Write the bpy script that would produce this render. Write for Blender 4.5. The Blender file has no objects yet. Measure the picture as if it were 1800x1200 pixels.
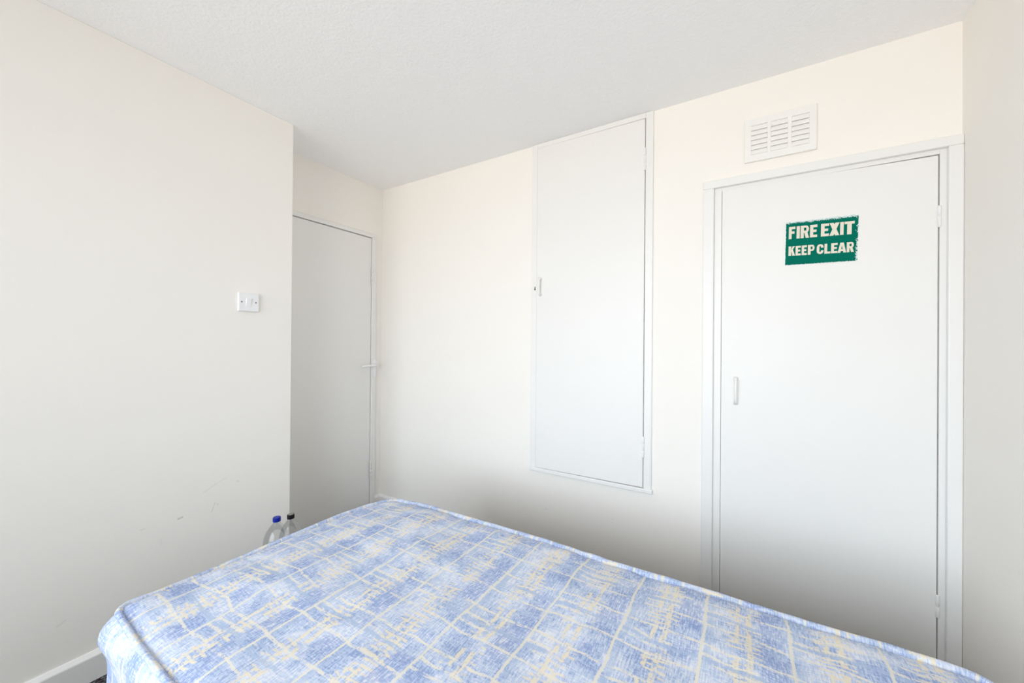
import bpy, bmesh, math, random
from mathutils import Vector, Matrix, noise as mnoise

# ------------------------------------------------------------------ camera, light, exposure
S = bpy.context.scene
COL = S.collection
F_PX, YAW, PITCH, ROLL = 673.17, math.radians(-31.303), math.radians(0.183), math.radians(0.464)
CAM = Vector((2.3194, -1.9384, 1.2315))
fw = Vector((math.sin(YAW) * math.cos(PITCH), math.cos(YAW) * math.cos(PITCH), math.sin(PITCH)))
rt = fw.cross(Vector((0, 0, 1))).normalized()
up = rt.cross(fw)
rt, up = rt * math.cos(ROLL) + up * math.sin(ROLL), up * math.cos(ROLL) - rt * math.sin(ROLL)
cd = bpy.data.cameras.new('camera')
cam = bpy.data.objects.new('camera', cd)
COL.objects.link(cam)
cd.sensor_width = 36.0
cd.lens = F_PX / 1800 * 36.0
cd.clip_start = 0.02
cam.matrix_world = Matrix(((rt.x, up.x, -fw.x, CAM.x), (rt.y, up.y, -fw.y, CAM.y), (rt.z, up.z, -fw.z, CAM.z), (0, 0, 0, 1)))
S.camera = cam

S.view_settings.view_transform = 'Standard'
S.view_settings.look = 'None'
S.view_settings.gamma = 1.0
S.view_settings.use_curve_mapping = False
S.view_settings.exposure = 0.0
S.cycles.max_bounces = 16
S.cycles.diffuse_bounces = 12
S.cycles.transparent_max_bounces = 12
S.cycles.sample_clamp_indirect = 8.0

H = 2.36                      # ceiling height
XR = 2.959                    # right wall
XL, YL = 0.299, -0.8285       # left wall plane and the corner where it ends
YF = -3.5                    # window wall behind the camera
WX0, WX1, WZ0, WZ1 = 0.40, 2.90, 0.40, 2.25   # window opening

SKY = 8.25                     # daylight outside the window
wd = bpy.data.worlds.new('daylight')
S.world = wd
wd.use_nodes = True
nt = wd.node_tree
bg = nt.nodes['Background']
tc = nt.nodes.new('ShaderNodeTexCoord')
sp = nt.nodes.new('ShaderNodeSeparateXYZ')
rp = nt.nodes.new('ShaderNodeValToRGB')
mr = nt.nodes.new('ShaderNodeMapRange')
mr.inputs[1].default_value = -1
mr.inputs[2].default_value = 1
nt.links.new(tc.outputs['Generated'], sp.inputs[0])
nt.links.new(sp.outputs['Z'], mr.inputs[0])
nt.links.new(mr.outputs[0], rp.inputs[0])
e = rp.color_ramp.elements
e[0].position, e[0].color = 0.46, (0.67, 0.637, 0.594, 1)
e[1].position, e[1].color = 0.52, (0.85, 0.94, 1.03, 1)
nt.links.new(rp.outputs[0], bg.inputs['Color'])
bg.inputs['Strength'].default_value = SKY

pl = bpy.data.lights.new('window_daylight', 'AREA')
pl.shape = 'RECTANGLE'
pl.size, pl.size_y = WX1 - WX0, WZ1 - WZ0
pl.cycles.is_portal = True
po = bpy.data.objects.new('window_daylight', pl)
COL.objects.link(po)
po.location = ((WX0 + WX1) / 2, YF - 0.13, (WZ0 + WZ1) / 2)
po.rotation_euler = (math.radians(90), 0, 0)      # faces the room (+y)


# ------------------------------------------------------------------ helpers
def lin(r, g, b):
    f = lambda c: (c / 255 / 12.92) if c / 255 <= 0.04045 else ((c / 255 + 0.055) / 1.055) ** 2.4
    return (f(r), f(g), f(b), 1.0)


class NT:
    """Small wrapper for writing node maths."""

    def __init__(self, name, rough=0.6, spec=0.3):
        self.m = bpy.data.materials.new(name)
        self.m.use_nodes = True
        self.t = self.m.node_tree
        self.b = self.t.nodes['Principled BSDF']
        self.b.inputs['Roughness'].default_value = rough
        self.b.inputs['Specular IOR Level'].default_value = spec

    def link(self, s, sock):
        if isinstance(s, (int, float)):
            sock.default_value = s
        elif isinstance(s, tuple):
            sock.default_value = s
        else:
            self.t.links.new(s, sock)

    def math(self, op, a, b=0.0, c=0.0, clamp=False):
        n = self.t.nodes.new('ShaderNodeMath')
        n.operation = op
        n.use_clamp = clamp
        for i, s in enumerate((a, b, c)):
            self.link(s, n.inputs[i])
        return n.outputs[0]

    def add(self, a, b): return self.math('ADD', a, b)
    def sub(self, a, b): return self.math('SUBTRACT', a, b)
    def mul(self, a, b): return self.math('MULTIPLY', a, b)
    def mx(self, a, b): return self.math('MAXIMUM', a, b)
    def mn(self, a, b): return self.math('MINIMUM', a, b)
    def absv(self, a): return self.math('ABSOLUTE', a)
    def fract(self, a): return self.math('FRACT', a)

    def step(self, x, lo, hi):
        """smooth step: 0 at lo, 1 at hi (lo may exceed hi)"""
        n = self.t.nodes.new('ShaderNodeMapRange')
        n.interpolation_type = 'SMOOTHSTEP'
        self.link(x, n.inputs[0])
        if lo < hi:
            n.inputs[1].default_value, n.inputs[2].default_value = lo, hi
            n.inputs[3].default_value, n.inputs[4].default_value = 0, 1
        else:
            n.inputs[1].default_value, n.inputs[2].default_value = hi, lo
            n.inputs[3].default_value, n.inputs[4].default_value = 1, 0
        return n.outputs[0]

    def coord(self, which='Object'):
        n = self.t.nodes.new('ShaderNodeTexCoord')
        return n.outputs[which]

    def xyz(self, v):
        n = self.t.nodes.new('ShaderNodeSeparateXYZ')
        self.link(v, n.inputs[0])
        return n.outputs

    def vec(self, x, y, z=0.0):
        n = self.t.nodes.new('ShaderNodeCombineXYZ')
        for i, s in enumerate((x, y, z)):
            self.link(s, n.inputs[i])
        return n.outputs[0]

    def noise(self, v, scale=1.0, detail=2.0, rough=0.5):
        n = self.t.nodes.new('ShaderNodeTexNoise')
        self.link(v, n.inputs['Vector'])
        n.inputs['Scale'].default_value = scale
        n.inputs['Detail'].default_value = detail
        n.inputs['Roughness'].default_value = rough
        return n.outputs[0]

    def mix(self, f, a, b):
        n = self.t.nodes.new('ShaderNodeMix')
        n.data_type = 'RGBA'
        self.link(f, n.inputs[0])
        self.link(a, n.inputs[6])
        self.link(b, n.inputs[7])
        return n.outputs[2]

    def color(self, c): self.link(c, self.b.inputs['Base Color'])

    def bump(self, h, strength=0.3, dist=0.002):
        n = self.t.nodes.new('ShaderNodeBump')
        n.inputs['Strength'].default_value = strength
        n.inputs['Distance'].default_value = dist
        self.link(h, n.inputs['Height'])
        self.t.links.new(n.outputs[0], self.b.inputs['Normal'])


def add_box(bm, x0, x1, y0, y1, z0, z1, bev=0.0, seg=2):
    t = bmesh.new()
    bmesh.ops.create_cube(t, size=1)
    for v in t.verts:
        v.co = Vector((x0 + (v.co.x + .5) * (x1 - x0), y0 + (v.co.y + .5) * (y1 - y0), z0 + (v.co.z + .5) * (z1 - z0)))
    if bev > 0:
        bmesh.ops.bevel(t, geom=list(t.edges), offset=bev, segments=seg, profile=0.5, affect='EDGES')
    append(bm, t)


def append(bm, t):
    me = bpy.data.meshes.new('tmp')
    t.to_mesh(me)
    t.free()
    bm.from_mesh(me)
    bpy.data.meshes.remove(me)


def add_tube(bm, pts, r, n=12, closed=False, caps=True):
    """tube along a list of points; r may be a list"""
    m = len(pts)
    rings = []
    prev = None
    for i, p in enumerate(pts):
        if closed:
            d = pts[(i + 1) % m] - pts[i - 1]
        else:
            d = pts[min(i + 1, m - 1)] - pts[max(i - 1, 0)]
        d = d.normalized()
        if prev is None:
            a = d.cross(Vector((0, 0, 1)))
            if a.length < 0.1:
                a = d.cross(Vector((1, 0, 0)))
        else:
            a = prev - d * prev.dot(d)
        a = a.normalized()
        prev = a
        b = d.cross(a)
        rr = r[i] if isinstance(r, (list, tuple)) else r
        rings.append([bm.verts.new(p + (a * math.cos(2 * math.pi * k / n) + b * math.sin(2 * math.pi * k / n)) * rr) for k in range(n)])
    for i in range(m if closed else m - 1):
        A, B = rings[i], rings[(i + 1) % m]
        for k in range(n):
            f = bm.faces.new((A[k], A[(k + 1) % n], B[(k + 1) % n], B[k]))
            f.smooth = True
    if not closed and caps:
        bm.faces.new(list(reversed(rings[0])))
        bm.faces.new(rings[-1])
    return rings


def add_lathe(bm, prof, n=40, cx=0, cy=0, cap0=True, cap1=True):
    rings = []
    for r, z in prof:
        rings.append([bm.verts.new((cx + r * math.cos(2 * math.pi * k / n), cy + r * math.sin(2 * math.pi * k / n), z)) for k in range(n)])
    for A, B in zip(rings, rings[1:]):
        for k in range(n):
            bm.faces.new((A[k], A[(k + 1) % n], B[(k + 1) % n], B[k])).smooth = True
    if cap0:
        bm.faces.new(list(reversed(rings[0])))
    if cap1:
        bm.faces.new(rings[-1])


def obj(name, bm, mat, parent=None, smooth=False, loc=None):
    bmesh.ops.recalc_face_normals(bm, faces=list(bm.faces))
    me = bpy.data.meshes.new(name)
    if smooth:
        for f in bm.faces:
            f.smooth = True
    bm.to_mesh(me)
    bm.free()
    me.materials.append(mat)
    o = bpy.data.objects.new(name, me)
    COL.objects.link(o)
    if parent is not None:
        o.parent = parent
        # vertices are given in world space: keep them there
        w = Vector((0, 0, 0))
        q = parent
        while q is not None:
            w += q.location
            q = q.parent
        for v in me.vertices:
            v.co -= w
    elif loc is not None:
        o.location = loc
        for v in me.vertices:
            v.co -= Vector(loc)
    return o


def B():
    return bmesh.new()


def thing(name, label, cat, loc=(0, 0, 0), group=None):
    o = bpy.data.objects.new(name, None)
    o.empty_display_size = 0.05
    COL.objects.link(o)
    o.location = loc
    o['label'] = label
    o['category'] = cat
    if group:
        o['group'] = group
    return o


def tag(o, label, cat, group=None):
    o['label'] = label
    o['category'] = cat
    if group:
        o['group'] = group
    return o


def struct(o, label=None):
    o['kind'] = 'structure'
    if label:
        o['label'] = label
    return o


def boxes(*bs):
    bm = B()
    for b in bs:
        add_box(bm, *b)
    return bm


# ------------------------------------------------------------------ materials
def wall_mat(name, base, marks=(), axes='YZ'):
    n = NT(name, 0.75, 0.2)
    c = n.coord('Object')
    big = n.noise(c, 1.3, 3)
    col = n.mix(big, tuple(x * 0.985 for x in base[:3]) + (1,), base)
    if marks:
        x, y, z = n.xyz(c)
        a = {'Y': y, 'X': x}[axes[0]]
        tot = None
        jit = n.mul(n.sub(n.noise(c, 120, 2), 0.5), 0.006)
        for (a0, z0, a1, z1, w, k) in marks:
            # distance from a short segment
            da, dz = a1 - a0, z1 - z0
            L2 = max(da * da + dz * dz, 1e-8)
            pa, pz = n.sub(a, a0), n.sub(z, z0)
            t = n.math('DIVIDE', n.add(n.mul(pa, da), n.mul(pz, dz)), L2, clamp=True)
            qa, qz = n.sub(pa, n.mul(t, da)), n.sub(pz, n.mul(t, dz))
            d = n.math('SQRT', n.add(n.mul(qa, qa), n.mul(qz, qz)))
            mk = n.mul(n.step(n.add(d, jit), w, w * 0.2), k * 0.7)
            tot = mk if tot is None else n.mx(tot, mk)
        col = n.mix(tot, col, (0.22, 0.22, 0.21, 1))
    n.color(col)
    n.bump(n.noise(c, 160, 3), 0.12, 0.0015)
    return n.m


CREAM = (0.905, 0.877, 0.832, 1)
left_marks = [(-1.290, 0.484, -1.277, 0.486, 0.0055, 0.55), (-1.172, 0.470, -1.160, 0.505, 0.004, 0.22), (-1.152, 0.500, -1.150, 0.493, 0.004, 0.2),
              (-1.203, 0.566, -1.150, 0.592, 0.0035, 0.16), (-1.150, 0.592, -1.118, 0.603, 0.003, 0.13), (-1.074, 0.575, -1.068, 0.575, 0.004, 0.2),
              (-1.405, 0.485, -1.395, 0.486, 0.004, 0.2), (-1.62, 0.24, -1.60, 0.25, 0.005, 0.15), (-1.345, 0.42, -1.344, 0.40, 0.004, 0.08)]
back_marks = [(1.365, 0.300, 1.38, 0.306, 0.004, 0.18), (1.745, 0.335, 1.747, 0.335, 0.004, 0.2)]
M_WALL = wall_mat('cream_wall_paint', CREAM)
M_WALL_L = wall_mat('cream_wall_paint_scuffed', CREAM, left_marks, 'YZ')
M_WALL_B = wall_mat('cream_wall_paint_marked', CREAM, back_marks, 'XZ')

n = NT('white_ceiling_stipple', 0.85, 0.15)
n.color((0.95, 0.953, 0.958, 1))
c = n.coord('Object')
h = n.add(n.mul(n.noise(c, 95, 4, 0.6), 0.7), n.mul(n.noise(c, 33, 3), 0.5))
n.bump(h, 0.55, 0.006)
M_CEIL = n.m


def gloss_paint(name, col, rough=0.35, bump=0.04):
    n = NT(name, rough, 0.4)
    c = n.coord('Object')
    v = n.noise(c, 2.0, 2)
    n.color(n.mix(v, tuple(x * 0.985 for x in col[:3]) + (1,), col))
    n.bump(n.noise(c, 45, 3), bump, 0.002)
    return n.m


M_GLOSS = gloss_paint('white_gloss_paint', (0.845, 0.838, 0.822, 1))
M_DOOR = gloss_paint('white_door_paint', (0.84, 0.832, 0.812, 1), 0.42, 0.03)
M_PLASTIC = gloss_paint('white_plastic', (0.88, 0.88, 0.89, 1), 0.3, 0.0)
M_VENT = gloss_paint('painted_vent_plastic', (0.875, 0.865, 0.84, 1), 0.5, 0.0)
M_SCREW = gloss_paint('dull_screw_metal', (0.10, 0.10, 0.11, 1), 0.4, 0.0)
M_DARK = gloss_paint('dark_hole', (0.05, 0.05, 0.05, 1), 0.9, 0.0)

n = NT('speckled_charcoal_carpet', 0.95, 0.1)
c = n.coord('Object')
x, y, z = n.xyz(c)
n1 = n.noise(n.vec(n.mul(x, 190), n.mul(y, 70)), 1, 3, 0.6)
n2 = n.noise(c, 130, 2)
n3 = n.noise(c, 60, 1)
col = n.mix(n.step(n1, 0.48, 0.58), (0.012, 0.012, 0.014, 1), (0.16, 0.17, 0.18, 1))
col = n.mix(n.mul(n.step(n2, 0.60, 0.68), 0.7), col, (0.38, 0.39, 0.40, 1))
col = n.mix(n.mul(n.step(n3, 0.62, 0.70), 0.6), col, (0.13, 0.035, 0.04, 1))
n.color(col)
n.bump(n.add(n1, n2), 0.8, 0.006)
M_CARPET = n.m


def fabric(name, strength=1.0):
    """brushed blue and cream plaid; u runs along the bed, v across it, both in metres"""
    n = NT(name, 0.9, 0.1)
    u0, v0, _ = n.xyz(n.coord('UV'))
    uv = n.vec(u0, v0)
    w1 = n.mul(n.sub(n.noise(uv, 7, 2), 0.5), 0.020)
    w2 = n.mul(n.sub(n.noise(n.vec(n.add(u0, 7.3), v0), 8, 2), 0.5), 0.034)
    f1 = n.mul(n.sub(n.noise(uv, 160, 2), 0.5), 0.006)
    u = n.add(n.add(u0, w1), f1)
    v = n.add(n.add(v0, w2), f1)
    P, Q = 0.1785, 0.172
    cu = n.math('DIVIDE', n.sub(u, 2.057), P)
    su = n.mul(n.fract(cu), P)
    du = n.mul(n.absv(n.sub(n.fract(n.add(cu, 0.5)), 0.5)), P)
    cv = n.math('DIVIDE', n.add(v, 0.977), Q)
    dv = n.mul(n.absv(n.sub(n.fract(n.add(cv, 0.5)), 0.5)), Q)
    # brushed ground
    sA = n.noise(n.vec(n.mul(u0, 260), n.mul(v0, 38)), 1, 3, 0.65)
    sB = n.noise(n.vec(n.mul(u0, 45), n.mul(v0, 260)), 1, 3, 0.65)
    blk = n.noise(n.vec(n.mul(u0, 10), n.mul(v0, 13)), 1, 1)
    streak = n.add(n.mul(sA, 0.6), n.mul(sB, 0.4))
    tone = n.add(streak, n.mul(n.sub(blk, 0.5), 0.38))
    deep, mid, pale, white = lin(146, 164, 205), lin(182, 197, 223), lin(208, 215, 231), lin(228, 230, 237)
    col = n.mix(n.step(tone, 0.38, 0.46), deep, mid)
    col = n.mix(n.step(tone, 0.48, 0.55), col, pale)
    col = n.mix(n.mul(n.step(tone, 0.56, 0.63), 0.9), col, white)
    # denser blue blocks beside the thin lines
    b1 = n.mul(n.mul(n.step(su, 0.112, 0.122), n.step(su, 0.175, 0.165)), n.step(n.noise(n.vec(n.mul(u0, 5), n.mul(v0, 9)), 1, 1), 0.44, 0.56))
    col = n.mix(n.mul(b1, n.mul(n.step(streak, 0.62, 0.45), 0.55)), col, lin(140, 158, 206))
    cream, cream2, steel = lin(231, 226, 213), lin(231, 221, 199), lin(172, 190, 217)
    # dull blue stripes along the bed
    m1 = n.noise(n.vec(n.mul(u0, 6), n.mul(v0, 5)), 1, 1)
    band = n.mul(n.step(dv, 0.0065, 0.0045), n.step(m1, 0.36, 0.44))
    # a blue stripe just beside each thin line
    vb = n.mul(n.mul(n.step(n.absv(n.sub(su, 0.013)), 0.009, 0.006), n.step(n.noise(n.vec(n.mul(u0, 4), n.mul(v0, 4)), 1, 1), 0.44, 0.56)), 0.5)
    col = n.mix(vb, col, steel)
    # fine darker scribble
    scr = n.noise(n.vec(n.mul(n.add(u0, n.mul(v0, 0.5)), 210), n.mul(v0, 110)), 1, 2, 0.6)
    col = n.mix(n.mul(n.mul(n.step(scr, 0.56, 0.63), n.step(blk, 0.56, 0.42)), 0.55), col, lin(134, 150, 198))
    # broken cream strokes
    m2 = n.noise(n.vec(n.mul(u0, 9), n.mul(v0, 13)), 1, 2)
    lines = n.mul(n.step(n.absv(n.sub(dv, 0.045)), 0.0048, 0.003), n.step(m2, 0.37, 0.45))
    flank = n.mul(n.mul(n.step(n.absv(n.sub(dv, 0.0125)), 0.0045, 0.003), n.step(su, 0.125, 0.11)), n.step(m2, 0.46, 0.52))
    m3 = n.noise(n.vec(n.mul(u0, 11), n.mul(v0, 17)), 1, 2)
    s1 = n.mx(n.step(n.absv(n.sub(su, 0.072)), 0.0060, 0.004), n.step(n.absv(n.sub(su, 0.097)), 0.0070, 0.005))
    strokes = n.mul(s1, n.step(m3, 0.41, 0.47))
    hv = n.fract(n.math('DIVIDE', v, 0.0165))
    hatch = n.mul(n.mul(n.step(n.absv(n.sub(hv, 0.5)), 0.22, 0.15), n.step(n.absv(n.sub(su, 0.085)), 0.042, 0.030)), n.step(n.noise(n.vec(n.mul(u0, 12), n.mul(v0, 11)), 1, 2), 0.46, 0.52))
    fray = n.step(n.mul(n.add(n.noise(n.vec(n.mul(u0, 190), n.mul(v0, 45)), 1, 2), n.noise(n.vec(n.mul(u0, 45), n.mul(v0, 190)), 1, 2)), 0.5), 0.40, 0.50)
    col = n.mix(n.mul(n.mul(n.mx(hatch, strokes), fray), 0.9), col, cream2)
    col = n.mix(n.mul(n.mul(band, fray), 0.8), col, steel)
    col = n.mix(n.mul(n.mul(n.mx(lines, flank), fray), 0.85), col, cream)
    thin = n.step(du, 0.0042, 0.0026)
    col = n.mix(n.mul(thin, 0.9), col, lin(226, 222, 210))
    n.color(col)
    n.bump(n.add(n.mul(streak, 0.6), n.noise(uv, 380, 2)), 0.25, 0.0015)
    return n.m


M_FABRIC = fabric('blue_plaid_ticking')

# ------------------------------------------------------------------ the room
struct(obj('floor', boxes((-0.3, XR + 0.15, YF - 0.15, 0.3, -0.08, 0.0)), M_CARPET))
struct(obj('ceiling', boxes((-0.3, XR + 0.15, YF - 0.15, 0.3, H, H + 0.1)), M_CEIL))

# back wall with the openings for the cupboard and the fire exit door
CX0, CX1, CZ0, CZ1 = 1.300, 1.908, 0.525, 2.340       # cupboard opening
FX0, FX1, FZ1 = 2.196, 2.930, 1.932                   # fire door opening
struct(obj('wall_back', boxes((-0.2, CX0, 0, 0.12, 0, H), (CX0, CX1, 0, 0.12, 0, CZ0), (CX0, CX1, 0, 0.12, CZ1, H),
                              (CX1, FX0, 0, 0.12, 0, H), (FX0, FX1, 0, 0.12, FZ1, H), (FX1, XR + 0.12, 0, 0.12, 0, H)), M_WALL_B))
# wall with the entry door
EY0, EY1, EZ1 = -0.822, -0.066, 2.006
struct(obj('wall_far_left', boxes((-0.12, 0, EY1, 0, 0, H), (-0.12, 0, EY0, EY1, EZ1, H), (-0.12, 0, -0.95, EY0, 0, H)), M_WALL))
bm = B()
add_box(bm, 0.0, XL, YF, YL, 0, H, 0.004, 2)
struct(obj('wall_left', bm, M_WALL_L))
struct(obj('wall_right', boxes((XR, XR + 0.12, YF, 0, 0, H)), M_WALL))
struct(obj('wall_front', boxes((0.0, WX0, YF - 0.12, YF, 0, H), (WX1, XR + 0.12, YF - 0.12, YF, 0, H),
                               (WX0, WX1, YF - 0.12, YF, 0, WZ0), (WX0, WX1, YF - 0.12, YF, WZ1, H)), M_WALL))

# window behind the camera
win = bpy.data.objects.new('window_1', None)
COL.objects.link(win)
win.location = ((WX0 + WX1) / 2, YF - 0.06, WZ0)
struct(win)
fb = B()
t = 0.05
y0, y1 = YF - 0.09, YF - 0.03
add_box(fb, WX0, WX0 + t, y0, y1, WZ0, WZ1, .004)
add_box(fb, WX1 - t, WX1, y0, y1, WZ0, WZ1, .004)
add_box(fb, WX0 + t, WX1 - t, y0, y1, WZ0, WZ0 + t, .004)
add_box(fb, WX0 + t, WX1 - t, y0, y1, WZ1 - t, WZ1, .004)
xm = (WX0 + WX1) / 2
add_box(fb, xm - .025, xm + .025, y0, y1, WZ0 + t, WZ1 - t, .004)
obj('window_frame', fb, M_PLASTIC, win)
n = NT('window_glass')
tr = n.t.nodes.new('ShaderNodeBsdfTransparent')
gl = n.t.nodes.new('ShaderNodeBsdfGlossy')
gl.inputs['Roughness'].default_value = 0.02
fr = n.t.nodes.new('ShaderNodeFresnel')
fr.inputs[0].default_value = 1.45
ms = n.t.nodes.new('ShaderNodeMixShader')
n.t.links.new(fr.outputs[0], ms.inputs[0])
n.t.links.new(tr.outputs[0], ms.inputs[1])
n.t.links.new(gl.outputs[0], ms.inputs[2])
n.t.links.new(ms.outputs[0], n.t.nodes['Material Output'].inputs[0])
obj('window_pane', boxes((WX0 + t, xm - .025, YF - .062, YF - .058, WZ0 + t, WZ1 - t), (xm + .025, WX1 - t, YF - .062, YF - .058, WZ0 + t, WZ1 - t)), n.m, win)
obj('window_sill', boxes((WX0 - .04, WX1 + .04, YF - .03, YF + .09, WZ0 - .028, WZ0, .005)), M_GLOSS, win)


# skirting boards with a chamfered top edge
def skirting(name, a, b, out):
    """a, b: ends of the wall line (x, y); out: unit vector into the room"""
    bm = B()
    a, b, o = Vector((a[0], a[1], 0)), Vector((b[0], b[1], 0)), Vector((out[0], out[1], 0))
    prof = [(0, 0), (0.018, 0), (0.018, 0.085), (0.0165, 0.0885), (0.005, 0.0995), (0, 0.100)]
    A = [bm.verts.new(a + o * d + Vector((0, 0, z))) for d, z in prof]
    C = [bm.verts.new(b + o * d + Vector((0, 0, z))) for d, z in prof]
    for i in range(len(prof)):
        j = (i + 1) % len(prof)
        bm.faces.new((A[i], A[j], C[j], C[i]))
    bm.faces.new(A)
    bm.faces.new(list(reversed(C)))
    return struct(obj(name, bm, M_GLOSS))


skirting('baseboard_left', (XL, YL), (XL, YF), (1, 0))
skirting('baseboard_back', (0.0, 0.0), (2.155, 0.0), (0, -1))
skirting('baseboard_far_left', (0.0, -0.017), (0.0, -0.060), (1, 0))
skirting('baseboard_right', (XR, -0.022), (XR, YF), (-1, 0))


# ------------------------------------------------------------------ shared door furniture
def hinge_bm(x, y, z0, z1, r=0.0055, axis='y', leaf=0.012, splits=3):
    """butt hinge: knuckle barrel in sections plus a sliver of each leaf. axis: the wall normal ('y' for the back wall)"""
    bm = B()
    hgt = (z1 - z0) / splits
    for k in range(splits):
        a, b = z0 + k * hgt + r * .3, z0 + (k + 1) * hgt - r * .3
        add_lathe(bm, [(r * .8, a), (r, a + .0015), (r, b - .0015), (r * .8, b)], 14, x, y)
    if axis == 'y':
        add_box(bm, x - leaf, x + leaf * .6, y - .0005, y + .004, z0, z1, .0008, 1)
    else:
        add_box(bm, x - .004, x + .0005, y - leaf, y + leaf * .6, z0, z1, .0008, 1)
    return bm


def pull_bm(x, y, z0, z1, w=0.012, stand=0.026):
    """slim D-shaped pull fixed to a door facing -y; y is the door face"""
    bm = B()
    pts = []
    for (dy, z) in ((0.0, z0 + .008), (-stand * .55, z0 + .007), (-stand * .9, z0 + .013), (-stand, z0 + .026),
                    (-stand, z1 - .026), (-stand * .9, z1 - .013), (-stand * .55, z1 - .007), (0.0, z1 - .008)):
        pts.append(Vector((x, y + dy, z)))
    rings = add_tube(bm, pts, [.0075, .0068, .0062, .0058, .0058, .0062, .0068, .0075], 12)
    for z in (z0 + .008, z1 - .008):
        add_box(bm, x - .009, x + .009, y - .003, y, z - .009, z + .009, .0012, 1)
    return bm


# ------------------------------------------------------------------ entry door in the alcove
d1 = bpy.data.objects.new('door_1', None)
COL.objects.link(d1)
d1.location = (0, -0.44, 0)
struct(d1, 'plain white flush entry door in the alcove beyond the left wall, lever handle by the corner')
d1['category'] = 'door'
bm = B()
add_box(bm, -0.11, 0.012, -0.0975, -0.060, 0, 1.984, .002, 1)             # right jamb
add_box(bm, -0.11, 0.012, -0.822, -0.786, 0, 1.984, .002, 1)              # hidden jamb
add_box(bm, -0.11, 0.012, -0.822, -0.060, 1.984, 2.012, .002, 1)          # head
add_box(bm, -0.075, -0.042, -0.786, -0.770, 0, 1.984)
add_box(bm, -0.075, -0.042, -0.114, -0.098, 0, 1.984)                     # stops
add_box(bm, -0.075, -0.042, -0.786, -0.098, 1.966, 1.984)
obj('door_frame', bm, M_GLOSS, d1)
bm = B()
add_box(bm, -0.038, 0.004, -0.783, -0.1005, 0.006, 1.9785, .0015, 1)
lf = obj('door_panel', bm, M_DOOR, d1)
for z0, z1 in ((1.645, 1.760), (0.249, 0.373)):
    obj('hinge', hinge_bm(0.0135, -0.0985, z0, z1, .0075, 'x', .007, 4), M_GLOSS, d1)
hb = B()
add_box(hb, 0.012, 0.0185, -0.092, -0.062, 0.975, 1.100, .002, 2)
add_box(hb, 0.012, 0.020, -0.061, -0.0455, 1.030, 1.088, .002, 2)
hd = obj('handle', hb, M_PLASTIC, d1)
hb = B()
add_tube(hb, [Vector((0.012, -0.082, 1.062)), Vector((0.040, -0.082, 1.062)), Vector((0.050, -0.088, 1.062)), Vector((0.053, -0.105, 1.061)),
              Vector((0.053, -0.16, 1.059)), Vector((0.053, -0.205, 1.058)), Vector((0.051, -0.212, 1.057))],
         [.0085, .0085, .009, .0088, .0078, .0075, .005], 12)
obj('lever', hb, M_PLASTIC, hd)

# ------------------------------------------------------------------ fire exit door
d2 = bpy.data.objects.new('door_2', None)
COL.objects.link(d2)
d2.location = (2.56, 0, 0)
struct(d2, 'plain white flush door with the green fire exit sign, beside the right wall')
d2['category'] = 'door'
bm = B()
add_box(bm, 2.155, 2.199, -0.020, 0.0, 0, 1.9265, .0035, 2)               # architrave
add_box(bm, 2.921, XR - 0.0005, -0.020, 0.0, 0, 1.9265, .0035, 2)
add_box(bm, 2.155, XR - 0.0005, -0.020, 0.0, 1.9265, 1.962, .0035, 2)
obj('architrave', bm, M_GLOSS, d2)
bm = B()
add_box(bm, 2.199, 2.2285, -0.003, 0.11, 0, 1.930, .001, 1)               # lining
add_box(bm, 2.9045, 2.928, -0.003, 0.11, 0, 1.930, .001, 1)
add_box(bm, 2.2285, 2.9045, -0.003, 0.11, 1.9105, 1.930, .001, 1)
add_box(bm, 2.2285, 2.242, 0.045, 0.075, 0, 1.9105)
add_box(bm, 2.890, 2.9045, 0.045, 0.075, 0, 1.9105)
add_box(bm, 2.2285, 2.9045, 0.045, 0.075, 1.893, 1.9105)
obj('door_frame', bm, M_GLOSS, d2)
bm = B()
add_box(bm, 2.2300, 2.9005, -0.004, 0.040, 0.006, 1.906, .0015, 1)
for v in bm.verts:                                                         # the leaf has dropped slightly at its hinge side
    if v.co.z > 1:
        v.co.z += 0.0105 * (2.9005 - v.co.x) / 0.67
obj('door_panel', bm, M_DOOR, d2)
for z0, z1 in ((1.651, 1.728), (0.277, 0.357)):
    obj('hinge', hinge_bm(2.9030, -0.0055, z0, z1, .0052, 'y', .006, 2), M_GLOSS, d2)
obj('handle', pull_bm(2.286, -0.004, 0.970, 1.092), M_GLOSS, d2)

# ------------------------------------------------------------------ wall cupboard
cb = thing('wall_cupboard', 'tall white flush cupboard built into the back wall up to the ceiling, small vertical pull', 'cupboard', (1.605, 0, 0.52))
bm = B()
FY = -0.012
add_box(bm, 1.275, 1.3095, FY, 0.09, 0.529, H - .001, .002, 1)
add_box(bm, 1.9015, 1.937, FY, 0.09, 0.529, H - .001, .002, 1)
add_box(bm, 1.3095, 1.9015, FY, 0.09, 2.3325, H - .001, .002, 1)
add_box(bm, 1.3095, 1.9015, 0.008, 0.09, 0.529, 0.545, .001, 1)
add_box(bm, 1.3095, 1.322, 0.010, 0.03, 0.545, 2.3325)                     # stops
add_box(bm, 1.889, 1.9015, 0.010, 0.03, 0.545, 2.3325)
add_box(bm, 1.322, 1.889, 0.010, 0.03, 2.318, 2.3325)
obj('frame', bm, M_GLOSS, cb)
bm = B()
add_box(bm, 1.272, 1.9425, -0.018, 0.02, 0.508, 0.529, .003, 2)
obj('bottom_trim', bm, M_GLOSS, cb)
bm = B()
add_box(bm, 1.3105, 1.8985, FY - 0.002, 0.008, 0.5325, 2.3290, .0015, 1)
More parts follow.
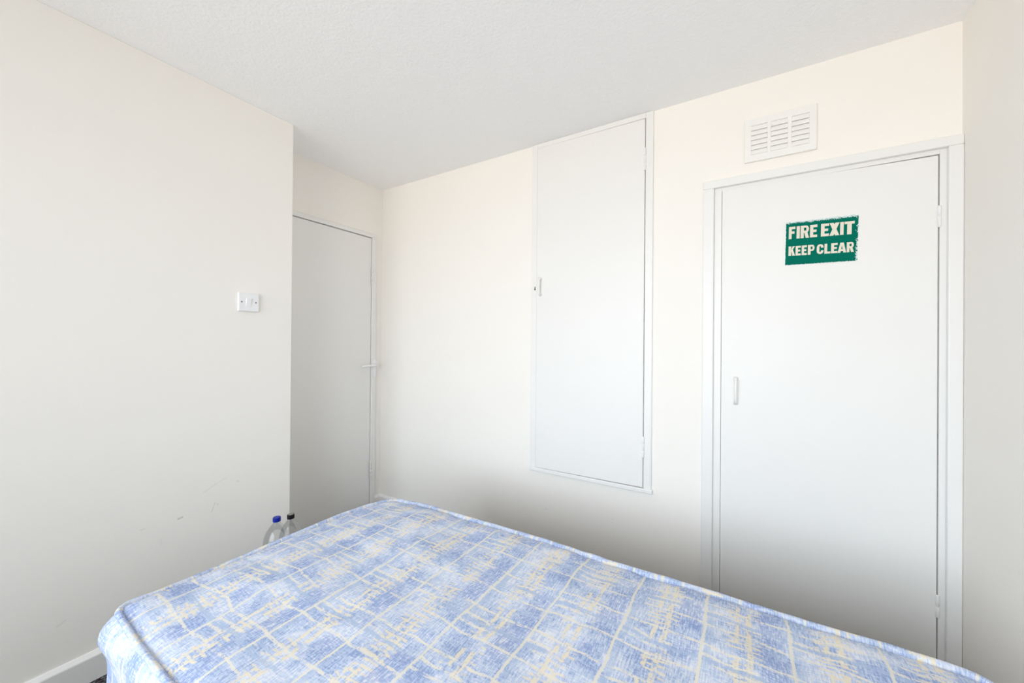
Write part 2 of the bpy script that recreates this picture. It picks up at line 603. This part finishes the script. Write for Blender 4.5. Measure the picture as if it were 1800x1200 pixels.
for v in bm.verts:                                                         # slightly out of square
    if v.co.x > 1.8 and v.co.z < 1:
        v.co.x -= 0.0012
        v.co.z += 0.001
    if v.co.x < 1.5 and v.co.z > 1:
        v.co.z += 0.0030
    if v.co.x < 1.5 and v.co.z < 1:
        v.co.z -= 0.0025
cdoor = obj('door', bm, M_DOOR, cb)
obj('handle', pull_bm(1.334, FY - .002, 1.494, 1.600, stand=0.02), M_GLOSS, cdoor)
for z0, z1 in ((2.076, 2.186), (0.678, 0.780)):
    obj('hinge', hinge_bm(1.9000, FY - .0035, z0, z1, .0050, 'y', .008, 3), M_GLOSS, cb)
bm = B()
vs = [bm.verts.new((1.298 + dx, FY - .0006, 1.541 + dz)) for dx, dz in ((-.0055, -.010), (.005, -.011), (.004, -.001), (.002, .010), (-.001, .011), (-.003, -.001))]
bm.faces.new(vs)
r = bmesh.ops.extrude_face_region(bm, geom=list(bm.faces))
for v in r['geom']:
    if isinstance(v, bmesh.types.BMVert):
        v.co.y += .001
kh = obj('keyhole', bm, M_SCREW, cb)
kh['label'] = 'small dark keyhole beside the pull'

# ------------------------------------------------------------------ air vent
vt = thing('air_vent', 'white rectangular louvred air vent on the wall above the fire exit door', 'vent', (2.437, 0, 2.013))
VX0, VX1, VZ0, VZ1 = 2.3135, 2.5605, 2.013, 2.196
cols = [(2.3385, 2.3955), (2.4085, 2.4655), (2.4785, 2.5355)]
LZ0, LZ1 = 2.0425, 2.166
bm = B()
add_box(bm, VX0, VX1, -0.013, -0.002, VZ0, LZ0, .0025, 2)
add_box(bm, VX0, VX1, -0.013, -0.002, LZ1, VZ1, .0025, 2)
add_box(bm, VX0, cols[0][0], -0.013, -0.002, LZ0 - .004, LZ1 + .004, .0025, 2)
add_box(bm, cols[2][1], VX1, -0.013, -0.002, LZ0 - .004, LZ1 + .004, .0025, 2)
add_box(bm, cols[0][1], cols[1][0], -0.013, -0.002, LZ0 - .004, LZ1 + .004, .0015, 1)
add_box(bm, cols[1][1], cols[2][0], -0.013, -0.002, LZ0 - .004, LZ1 + .004, .0015, 1)
add_box(bm, VX0 + .004, VX1 - .004, -0.002, 0.0, VZ0 + .004, VZ1 - .004)
obj('vent_frame', bm, M_VENT, vt)
bm = B()
nl = 6
for a, b in cols:
    for k in range(nl):
        z = LZ0 + (k + .5) * (LZ1 - LZ0) / nl
        t = bmesh.new()
        bmesh.ops.create_cube(t, size=1)
        for v in t.verts:
            v.co = Vector((a - .001 + (v.co.x + .5) * (b - a + .002), v.co.y * 0.0022, v.co.z * 0.0200))
            y, zz = v.co.y, v.co.z
            an = math.radians(13)
            v.co.y = y * math.cos(an) + zz * math.sin(an) - 0.0088
            v.co.z = -y * math.sin(an) + zz * math.cos(an) + z
        append(bm, t)
obj('louvre_slats', bm, M_VENT, vt)

# ------------------------------------------------------------------ light switch
sw = thing('light_switch', 'single white rocker light switch on the left wall near the alcove', 'light switch', (XL, -1.037, 1.413))
SY0, SY1, SZ0, SZ1 = -1.080, -0.994, 1.370, 1.456
bm = B()
add_box(bm, XL, XL + 0.0125, SY0, SY1, SZ0, SZ1, .0022, 3)
obj('switch_plate', bm, M_PLASTIC, sw)
bm = B()
sx = XL + 0.0125
vs = []
for (y, z, d) in ((-.0095, -.017, .0016), (.0095, -.017, .0016), (.0095, 0, .0032), (-.0095, 0, .0032), (-.0095, .017, .0066), (.0095, .017, .0066)):
    vs.append((y, z, d))
yc, zc = (SY0 + SY1) / 2 - .002, (SZ0 + SZ1) / 2
F = [bm.verts.new((sx + d, yc + y, zc + z)) for y, z, d in vs]
R = [bm.verts.new((sx - .0005, yc + y, zc + z)) for y, z, d in vs]
order = [0, 1, 2, 5, 4, 3]
bm.faces.new((F[0], F[1], F[2], F[3]))
bm.faces.new((F[3], F[2], F[5], F[4]))
for i in range(6):
    a, b = order[i], order[(i + 1) % 6]
    bm.faces.new((F[a], F[b], R[b], R[a]))
obj('rocker', bm, M_PLASTIC, sw)
for yy in (SY0 + .0125, SY1 - .0125):
    bm = B()
    t = bmesh.new()
    bmesh.ops.create_cone(t, cap_ends=True, segments=16, radius1=.0034, radius2=.0028, depth=.0014, matrix=Matrix.Translation((sx + .0006, yy, zc)) @ Matrix.Rotation(math.radians(90), 4, 'Y'))
    append(bm, t)
    obj('screw', bm, M_SCREW, sw)['label'] = 'dark screw head'

# ------------------------------------------------------------------ fire exit sign
sgx, sgz, SW, SH = 2.5735, 1.646, 0.227, 0.178
sg = thing('exit_sign', 'green fire exit keep clear sign with worn edges stuck on the white door', 'sign', (sgx, -0.0045, sgz))
n = NT('green_sign_vinyl', 0.7, 0.06)
c = n.coord('Object')
x, y, z = n.xyz(c)
nz = n.noise(c, 260, 3, 0.65)
nz2 = n.noise(n.vec(n.mul(x, 70), 0.0, n.mul(z, 70)), 1, 3, 0.6)
et = n.sub(SH / 2, z)            # distance from the top edge
er = n.sub(SW / 2, x)            # from the right edge
el = n.add(SW / 2, x)
eb = n.add(SH / 2, z)
wt = n.add(n.step(et, 0.016, 0.000), 0.0)
wr = n.mul(n.step(er, 0.013, 0.000), n.step(n.add(nz2, n.mul(z, -1.2)), 0.42, 0.55))
wl = n.mul(n.step(n.mn(el, eb), 0.004, 0.0), 0.8)
wear = n.mx(n.mx(wt, wr), wl)
wmask = n.step(n.add(n.mul(wear, 0.42), nz), 0.70, 0.80)
n.color(n.mix(wmask, lin(0, 108, 90), lin(206, 224, 222)))
M_SIGN = n.m
M_LETTER = gloss_paint('cream_sign_letters', lin(228, 221, 205), 0.7, 0.0)
bm = B()
# ragged outline along the top and right edges
random.seed(4)
out = []
N = 46
for i in range(N + 1):
    out.append((-SW / 2 + SW * i / N, -SH / 2 + random.uniform(-.0006, .0006)))
for i in range(1, N + 1):
    out.append((SW / 2 - random.uniform(0, .0022 if i < 34 else .001), -SH / 2 + SH * i / N))
for i in range(1, N + 1):
    out.append((SW / 2 - SW * i / N, SH / 2 - random.uniform(0, .0030)))
for i in range(1, N):
    out.append((-SW / 2 + random.uniform(0, .0007), SH / 2 - SH * i / N))
vs = [bm.verts.new((sgx + a, -0.0056, sgz + b)) for a, b in out]
f = bm.faces.new(vs)
r = bmesh.ops.extrude_face_region(bm, geom=[f])
for v in r['geom']:
    if isinstance(v, bmesh.types.BMVert):
        v.co.y += 0.0012
bmesh.ops.triangulate(bm, faces=list(bm.faces))
obj('sign_panel', bm, M_SIGN, sg)


def arc(cx, cy, rx, ry, a0, a1, k=6):
    return [(cx + rx * math.cos(math.radians(a0 + (a1 - a0) * i / k)), cy + ry * math.sin(math.radians(a0 + (a1 - a0) * i / k))) for i in range(k + 1)]


def bowl(x0, x1, y0, y1, t, tv):
    """thick D-bowl from the stem to the right as quads"""
    rx, ry = (x1 - x0) * .55, (y1 - y0) / 2
    outer = [(x0, y1)] + arc(x1 - rx, y1 - ry, rx, ry, 90, -90, 8) + [(x0, y0)]
    irx, iry = max(rx - t, .02), max(ry - tv, .02)
    inner = [(x0, y1 - tv)] + arc(x1 - rx, y1 - ry, irx, iry, 90, -90, 8) + [(x0, y0 + tv)]
    return [[outer[i], outer[i + 1], inner[i + 1], inner[i]] for i in range(len(outer) - 1)]


def rect(x0, x1, y0, y1):
    return [(x0, y0), (x1, y0), (x1, y1), (x0, y1)]


def glyph(ch, s=0.42):
    """polygons in the unit square; s = stem width as a fraction of the letter width"""
    h = 0.2
    if ch == 'I':
        return [rect(0, 1, 0, 1)]
    if ch == 'F':
        return [rect(0, s, 0, 1), rect(s, 1, 1 - h, 1), rect(s, .88, .42, .42 + h)]
    if ch == 'E':
        return [rect(0, s, 0, 1), rect(s, 1, 1 - h, 1), rect(s, .9, .41, .41 + h * .95), rect(s, 1, 0, h)]
    if ch == 'L':
        return [rect(0, s, 0, 1), rect(s, 1, 0, h)]
    if ch == 'T':
        return [rect(0, 1, 1 - h, 1), rect(.5 - s / 2, .5 + s / 2, 0, 1 - h)]
    if ch == 'K':
        return [rect(0, s, 0, 1), [(s, .36), (s, .62), (.62, 1), (1, 1)], [(s * 1.05, .56), (.62, .76), (1.04, 0), (.6, 0)]]
    if ch == 'X':
        return [[(0, 0), (.42, 0), (1, 1), (.58, 1)], [(.58, 0), (1, 0), (.42, 1), (0, 1)]]
    if ch == 'A':
        return [[(0, 0), (.33, 0), (.56, 1), (.3, 1)], [(.67, 0), (1, 0), (.7, 1), (.44, 1)], rect(.25, .75, .16, .34)]
    if ch == 'P':
        return [rect(0, s, 0, 1)] + bowl(s, 1, .38, 1, s * .9, .17)
    if ch == 'R':
        return [rect(0, s * .9, 0, 1)] + bowl(s * .9, .97, .42, 1, s * .85, .17) + [[(.42, .44), (.78, .46), (1, 0), (.62, 0)]]
    if ch == 'C':
        o = arc(.5, .7, .5, .3, 8, 180, 8) + arc(.5, .3, .5, .3, 180, 352, 8)
        i = arc(.5, .68, .12, .13, 8, 180, 8) + arc(.5, .32, .12, .13, 180, 352, 8)
        o[0], i[0] = (1, .64), (.62, .64)
        o[-1], i[-1] = (1, .36), (.62, .36)
        return [[o[k], o[k + 1], i[k + 1], i[k]] for k in range(len(o) - 1)]


row1 = [('F', 265, 385), ('I', 410, 470), ('R', 485, 640), ('E', 655, 785), ('E', 850, 990), ('X', 998, 1168), ('I', 1180, 1240), ('T', 1252, 1420)]
row2 = [('K', 268, 388), ('E', 400, 497), ('E', 513, 607), ('P', 625, 745), ('C', 785, 905), ('L', 920, 1025), ('E', 1035, 1145), ('A', 1148, 1292), ('R', 1300, 1420)]
for row, f0, f1 in ((row1, .128, .408), (row2, .577, .795)):
    bm = B()
    for ch, a, b in row:
        a, b = (a - 205) / 1280, (b - 205) / 1280
        for ip, poly in enumerate(glyph(ch, .45 if ch in 'FELT' else .42)):
            vs = []
            for (px, py) in poly:
                fu = a + (b - a) * px
                fz = f1 + (f0 - f1) * py + 0.018 * (fu - .5)
                vs.append(bm.verts.new((sgx - SW / 2 + SW * fu, -0.0061 - 0.00005 * (ip % 4), sgz + SH / 2 - SH * fz)))
            f = bm.faces.new(vs)
            r = bmesh.ops.extrude_face_region(bm, geom=[f])
            for v in r['geom']:
                if isinstance(v, bmesh.types.BMVert):
                    v.co.y += 0.0007
    obj('lettering', bm, M_LETTER, sg)
sg.rotation_euler = (0, math.radians(1.0), 0)

# ------------------------------------------------------------------ bed
BX0, BX1, BY0, BY1, ZT = 0.905, 2.805, -1.612, -0.690, 0.515
LX, LY = BX1 - BX0, BY1 - BY0
TH = 0.225
mt = thing('mattress', 'blue and cream plaid single mattress with piped edges lying on the bed base', 'mattress', ((BX0 + BX1) / 2, (BY0 + BY1) / 2, ZT - TH))
RC = {(0, 0): 0.030, (0, 1): 0.060, (1, 0): 0.08, (1, 1): 0.08}    # corner radii
NX, NY = 150, 78


def rounded(s, t):
    """(s, t) in the unit square -> point on the rounded rectangle"""
    x, y = s * LX, t * LY
    rc = RC[(int(s > .5), int(t > .5))]
    cx = rc if x < rc else (LX - rc if x > LX - rc else None)
    cy = rc if y < rc else (LY - rc if y > LY - rc else None)
    if cx is not None and cy is not None:
        dx, dy = (x - cx) / rc, (y - cy) / rc
        ex, ey = dx * math.sqrt(1 - dy * dy / 2), dy * math.sqrt(1 - dx * dx / 2)
        x, y = cx + ex * rc, cy + ey * rc
    # the long and short sides bow outwards a little
    x += -0.020 * math.sin(math.pi * t) * (1 - s) ** 2 + 0.015 * math.sin(math.pi * t) * s ** 2
    y += 0.008 * math.sin(math.pi * s) * t ** 2 - 0.010 * math.sin(math.pi * s) * (1 - t) ** 2
    return x, y


def edge_lift(x, y):
    """height of the seam above its mean: softly uneven, puffed up at the far left corner"""
    lift = 0.006 * mnoise.noise(Vector((x * 3.1, y * 3.1, 4.2)))
    lift -= 0.014 * math.exp(-((x - 0) ** 2 + (y - LY) ** 2) / 0.02)
    lift += 0.013 * math.exp(-(x ** 2 + y ** 2) / 0.012)
    return lift


def panel_z(x, y, d):
    """height of the top panel; d = distance from the seam"""
    z = -0.014 + 0.015 * (1 - math.exp(-d / 0.022)) + 0.014 * (1 - math.exp(-d / 0.20))
    q = min(1, d / 0.06)
    z += q * 0.007 * mnoise.noise(Vector((x * 5.0, y * 5.0, 1.0)))
    z += q * 0.0035 * mnoise.noise(Vector((x * 13.0, y * 11.0, 7.0)))
    # tucks running in from the far and near seams
    w = math.exp(-d / 0.11) * min(1, d / 0.012)
    z += 0.006 * w * mnoise.noise(Vector((x * 17.0, y * 2.5, 3.0)))
    z -= 0.006 * math.exp(-((x - 1.155 + .25 * (y - LY)) / 0.012) ** 2) * math.exp(-max(0, LY - y) / 0.07) * min(1, d / 0.02)
    return z


def seam_dist(s, t):
    return max(0.0, min(s * LX, (1 - s) * LX, t * LY, (1 - t) * LY))


def spaced(n, L):
    """grid stops with extra lines close to both ends"""
    e = [0, .006, .014, .026, .042, .062, .086]
    k = n - 2 * len(e)
    mid = [.086 + (L - .172) * (i + 1) / (k + 1) for i in range(k)]
    return [a / L for a in e + mid + [L - b for b in reversed(e)]]


SS, TT = spaced(NX, LX), spaced(NY, LY)
bm = B()
uvl = bm.loops.layers.uv.new('UVMap')
G = []
for s in SS:
    rowv = []
    for tt in TT:
        x, y = rounded(s, tt)
        z = panel_z(x, y, seam_dist(s, tt)) + edge_lift(x, y)
        rowv.append(bm.verts.new((BX0 + x, BY0 + y, ZT + z)))
    G.append(rowv)
for i in range(len(SS) - 1):
    for j in range(len(TT) - 1):
        f = bm.faces.new((G[i][j], G[i + 1][j], G[i + 1][j + 1], G[i][j + 1]))
        f.smooth = True
        for l in f.loops:
            l[uvl].uv = (l.vert.co.x, l.vert.co.y)
loop = [G[i][0] for i in range(len(SS))] + [G[-1][j] for j in range(1, len(TT))] + [G[i][-1] for i in range(len(SS) - 2, -1, -1)] + [G[0][j] for j in range(len(TT) - 2, 0, -1)]
base = [v.co.copy() for v in loop]
m = len(base)
nrm = []
for i in range(m):
    d = (base[(i + 1) % m] - base[i - 1])
    d.z = 0
    d.normalize()
    nrm.append(Vector((d.y, -d.x, 0)))
per = [0.0]
for i in range(m):
    per.append(per[-1] + (base[(i + 1) % m] - base[i]).length)


def side_off(i, q):
    """outward bulge of the border at depth fraction q"""
    p = base[i]
    b = 0.022 * (1 - math.exp(-q / 0.08)) * (1 - 0.6 * max(0.0, (q - 0.8) / 0.2) ** 2)
    near = math.exp(-((p.x - BX0) ** 2 + (p.y - BY0) ** 2) / 0.012)
    b += near * 0.020 * math.exp(-((q - 0.20) / 0.17) ** 2)
    b += 0.004 * mnoise.noise(Vector((p.x * 7, p.y * 7, q * 3))) * math.sin(math.pi * q)
    return b


rings = [loop]
QN = 14
for k in range(1, QN + 1):
    q = k / QN
    ring = []
    for i in range(m):
        p = base[i] + nrm[i] * side_off(i, q)
        ring.append(bm.verts.new((p.x, p.y, base[i].z + (ZT - TH - base[i].z) * q)))
    rings.append(ring)
for k in range(QN):
    for i in range(m):
        j = (i + 1) % m
        f = bm.faces.new((rings[k][i], rings[k + 1][i], rings[k + 1][j], rings[k][j]))
        f.smooth = True
        us = (per[i], per[i], per[i + 1], per[i + 1])
        vv = (k, k + 1, k + 1, k)
        for l, a, b in zip(f.loops, us, vv):
            l[uvl].uv = (a + 0.03, -b * TH / QN)
fbot = bm.faces.new(list(reversed(rings[-1])))
bmesh.ops.recalc_face_normals(bm, faces=list(bm.faces))
me = bpy.data.meshes.new('cover')
bm.to_mesh(me)
bm.free()
me.materials.append(M_FABRIC)
cov = bpy.data.objects.new('cover', me)
COL.objects.link(cov)
cov.parent = mt
for v in me.vertices:
    v.co -= mt.location


def piping(name, zoff, off, r, base_z=None):
    bm = B()
    uvl = bm.loops.layers.uv.new('UVMap')
    pts = []
    for i in range(m):
        p = base[i] + nrm[i] * off
        z = (p.z + zoff) if base_z is None else base_z
        pts.append(Vector((p.x, p.y, z + 0.0012 * mnoise.noise(Vector((p.x * 22, p.y * 22, 9))))))
    # drop crowded points at the corners
    keep = [pts[0]]
    for p in pts[1:]:
        if (p - keep[-1]).length > 0.009:
            keep.append(p)
    if (keep[-1] - keep[0]).length < 0.009:
        keep.pop()
    rr = [r * (1 + 0.16 * mnoise.noise(Vector((p.x * 14, p.y * 14, 2)))) * (0.72 + 0.36 * min(1, max(0, (p.y - BY0) / LY))) for p in keep]
    rg = add_tube(bm, keep, rr, 10, closed=True)
    idx = {}
    for a, ring in enumerate(rg):
        for k, v in enumerate(ring):
            idx[v] = (a * 0.0155, k * 0.004 + 0.13)
    for f in bm.faces:
        for l in f.loops:
            l[uvl].uv = idx[l.vert]
    return obj(name, bm, M_FABRIC, mt)


piping('piping', 0.004, 0.002, 0.0105)
piping('piping', 0, 0.012, 0.010, ZT - TH + 0.008)

db = thing('bed_base', 'divan bed base standing on the carpet under the blue plaid mattress', 'bed base', ((BX0 + BX1) / 2, (BY0 + BY1) / 2, 0))
n = NT('beige_divan_cloth', 0.9, 0.1)
c = n.coord('Object')
n.color(n.mix(n.noise(c, 90, 3), (0.60, 0.50, 0.38, 1), (0.70, 0.60, 0.47, 1)))
n.bump(n.noise(c, 400, 2), 0.2, 0.001)
bm = B()
add_box(bm, BX0 + .012, BX1 - .012, BY0 + .012, BY1 - .012, 0.06, ZT - TH - .001, .02, 3)
obj('divan_box', bm, n.m, db)
for fx in (BX0 + .12, BX1 - .12):
    for fy in (BY0 + .10, BY1 - .10):
        bm = B()
        add_lathe(bm, [(.020, 0), (.024, .004), (.024, .050), (.018, .0605)], 20, fx, fy)
        obj('foot', bm, M_SCREW, db)

# ------------------------------------------------------------------ bottles
n = NT('clear_pet_plastic')
tr = n.t.nodes.new('ShaderNodeBsdfTransparent')
tr.inputs[0].default_value = (0.975, 0.98, 0.98, 1)
gl = n.t.nodes.new('ShaderNodeBsdfGlossy')
gl.inputs['Roughness'].default_value = 0.08
gl.inputs['Color'].default_value = (0.9, 0.92, 0.93, 1)
lw = n.t.nodes.new('ShaderNodeLayerWeight')
lw.inputs[0].default_value = 0.32
ms = n.t.nodes.new('ShaderNodeMixShader')
n.t.links.new(n.add(n.mul(lw.outputs['Fresnel'], 0.34), 0.03), ms.inputs[0])
n.t.links.new(tr.outputs[0], ms.inputs[1])
n.t.links.new(gl.outputs[0], ms.inputs[2])
n.t.links.new(ms.outputs[0], n.t.nodes['Material Output'].inputs[0])
M_PET = n.m
M_BLUECAP = gloss_paint('blue_cap_plastic', lin(8, 36, 152), 0.35, 0.0)
M_BLACKCAP = gloss_paint('black_cap_plastic', lin(22, 22, 30), 0.4, 0.0)
M_GREYTOP = gloss_paint('grey_cap_print', lin(150, 148, 142), 0.5, 0.0)


def bottle(x, y, hgt, rad, capr, mat, label, top=None):
    t = thing('plastic_bottle', label, 'bottle', (x, y, 0), 'empty bottles beside the bed')
    k = hgt
    nk = capr * .86
    zc = k - capr * 1.30             # underside of the cap
    zs = k - 0.125                   # where the shoulder starts
    prof = [(rad * .55, .004), (rad * .80, 0), (rad * .95, .008), (rad, .022)]
    z = .045
    while z < zs - .03:              # ribbed body
        prof += [(rad, z), (rad * .975, z + .006), (rad, z + .012)]
        z += .036
    prof += [(rad, zs)]
    for i in range(1, 11):
        a = i / 10
        prof.append((nk + (rad - nk) * (1 - a ** 2.3), zs + (zc - .006 - zs) * a))
    prof += [(nk, zc - .004), (nk * 1.12, zc - .003), (nk * 1.12, zc - .001), (nk, zc), (nk, k - .004)]
    prof = [(r, max(zz, 0.0005)) for r, zz in prof]
    bm = B()
    add_lathe(bm, prof, 48, x, y)
    obj('bottle_body', bm, M_PET, t)
    bm = B()
    q = 60
    cp = [(capr * .98, zc + .001), (capr, zc + .004), (capr, k - .003), (capr * .93, k - .0006), (capr * .80, k)]
    rings = []
    for r, z in cp:
        rings.append([bm.verts.new((x + r * (1 - (.035 if (i % 2 and r > capr * .95) else 0)) * math.cos(2 * math.pi * i / q), y + r * (1 - (.035 if (i % 2 and r > capr * .95) else 0)) * math.sin(2 * math.pi * i / q), z)) for i in range(q)])
    for A, C in zip(rings, rings[1:]):
        for i in range(q):
            bm.faces.new((A[i], A[(i + 1) % q], C[(i + 1) % q], C[i]))
    bm.faces.new(rings[-1])
    bm.faces.new(list(reversed(rings[0])))
    cap = obj('bottle_cap', bm, mat, t)
    cap['label'] = ('blue' if mat is M_BLUECAP else 'black') + ' screw cap'
    if top:
        bm = B()
        add_lathe(bm, [(capr * .74, k), (capr * .72, k + .0004), (capr * .3, k + .0005)], 32, x, y, cap0=False)
        obj('cap_print', bm, top, cap)
    return t


bottle(0.440, -0.967, 0.403, 0.056, 0.0165, M_BLUECAP, 'clear empty plastic bottle with a bright blue cap, behind the mattress edge')
bottle(0.375, -0.866, 0.362, 0.052, 0.0165, M_BLACKCAP, 'clear empty plastic bottle with a black cap, behind the mattress edge', M_GREYTOP)
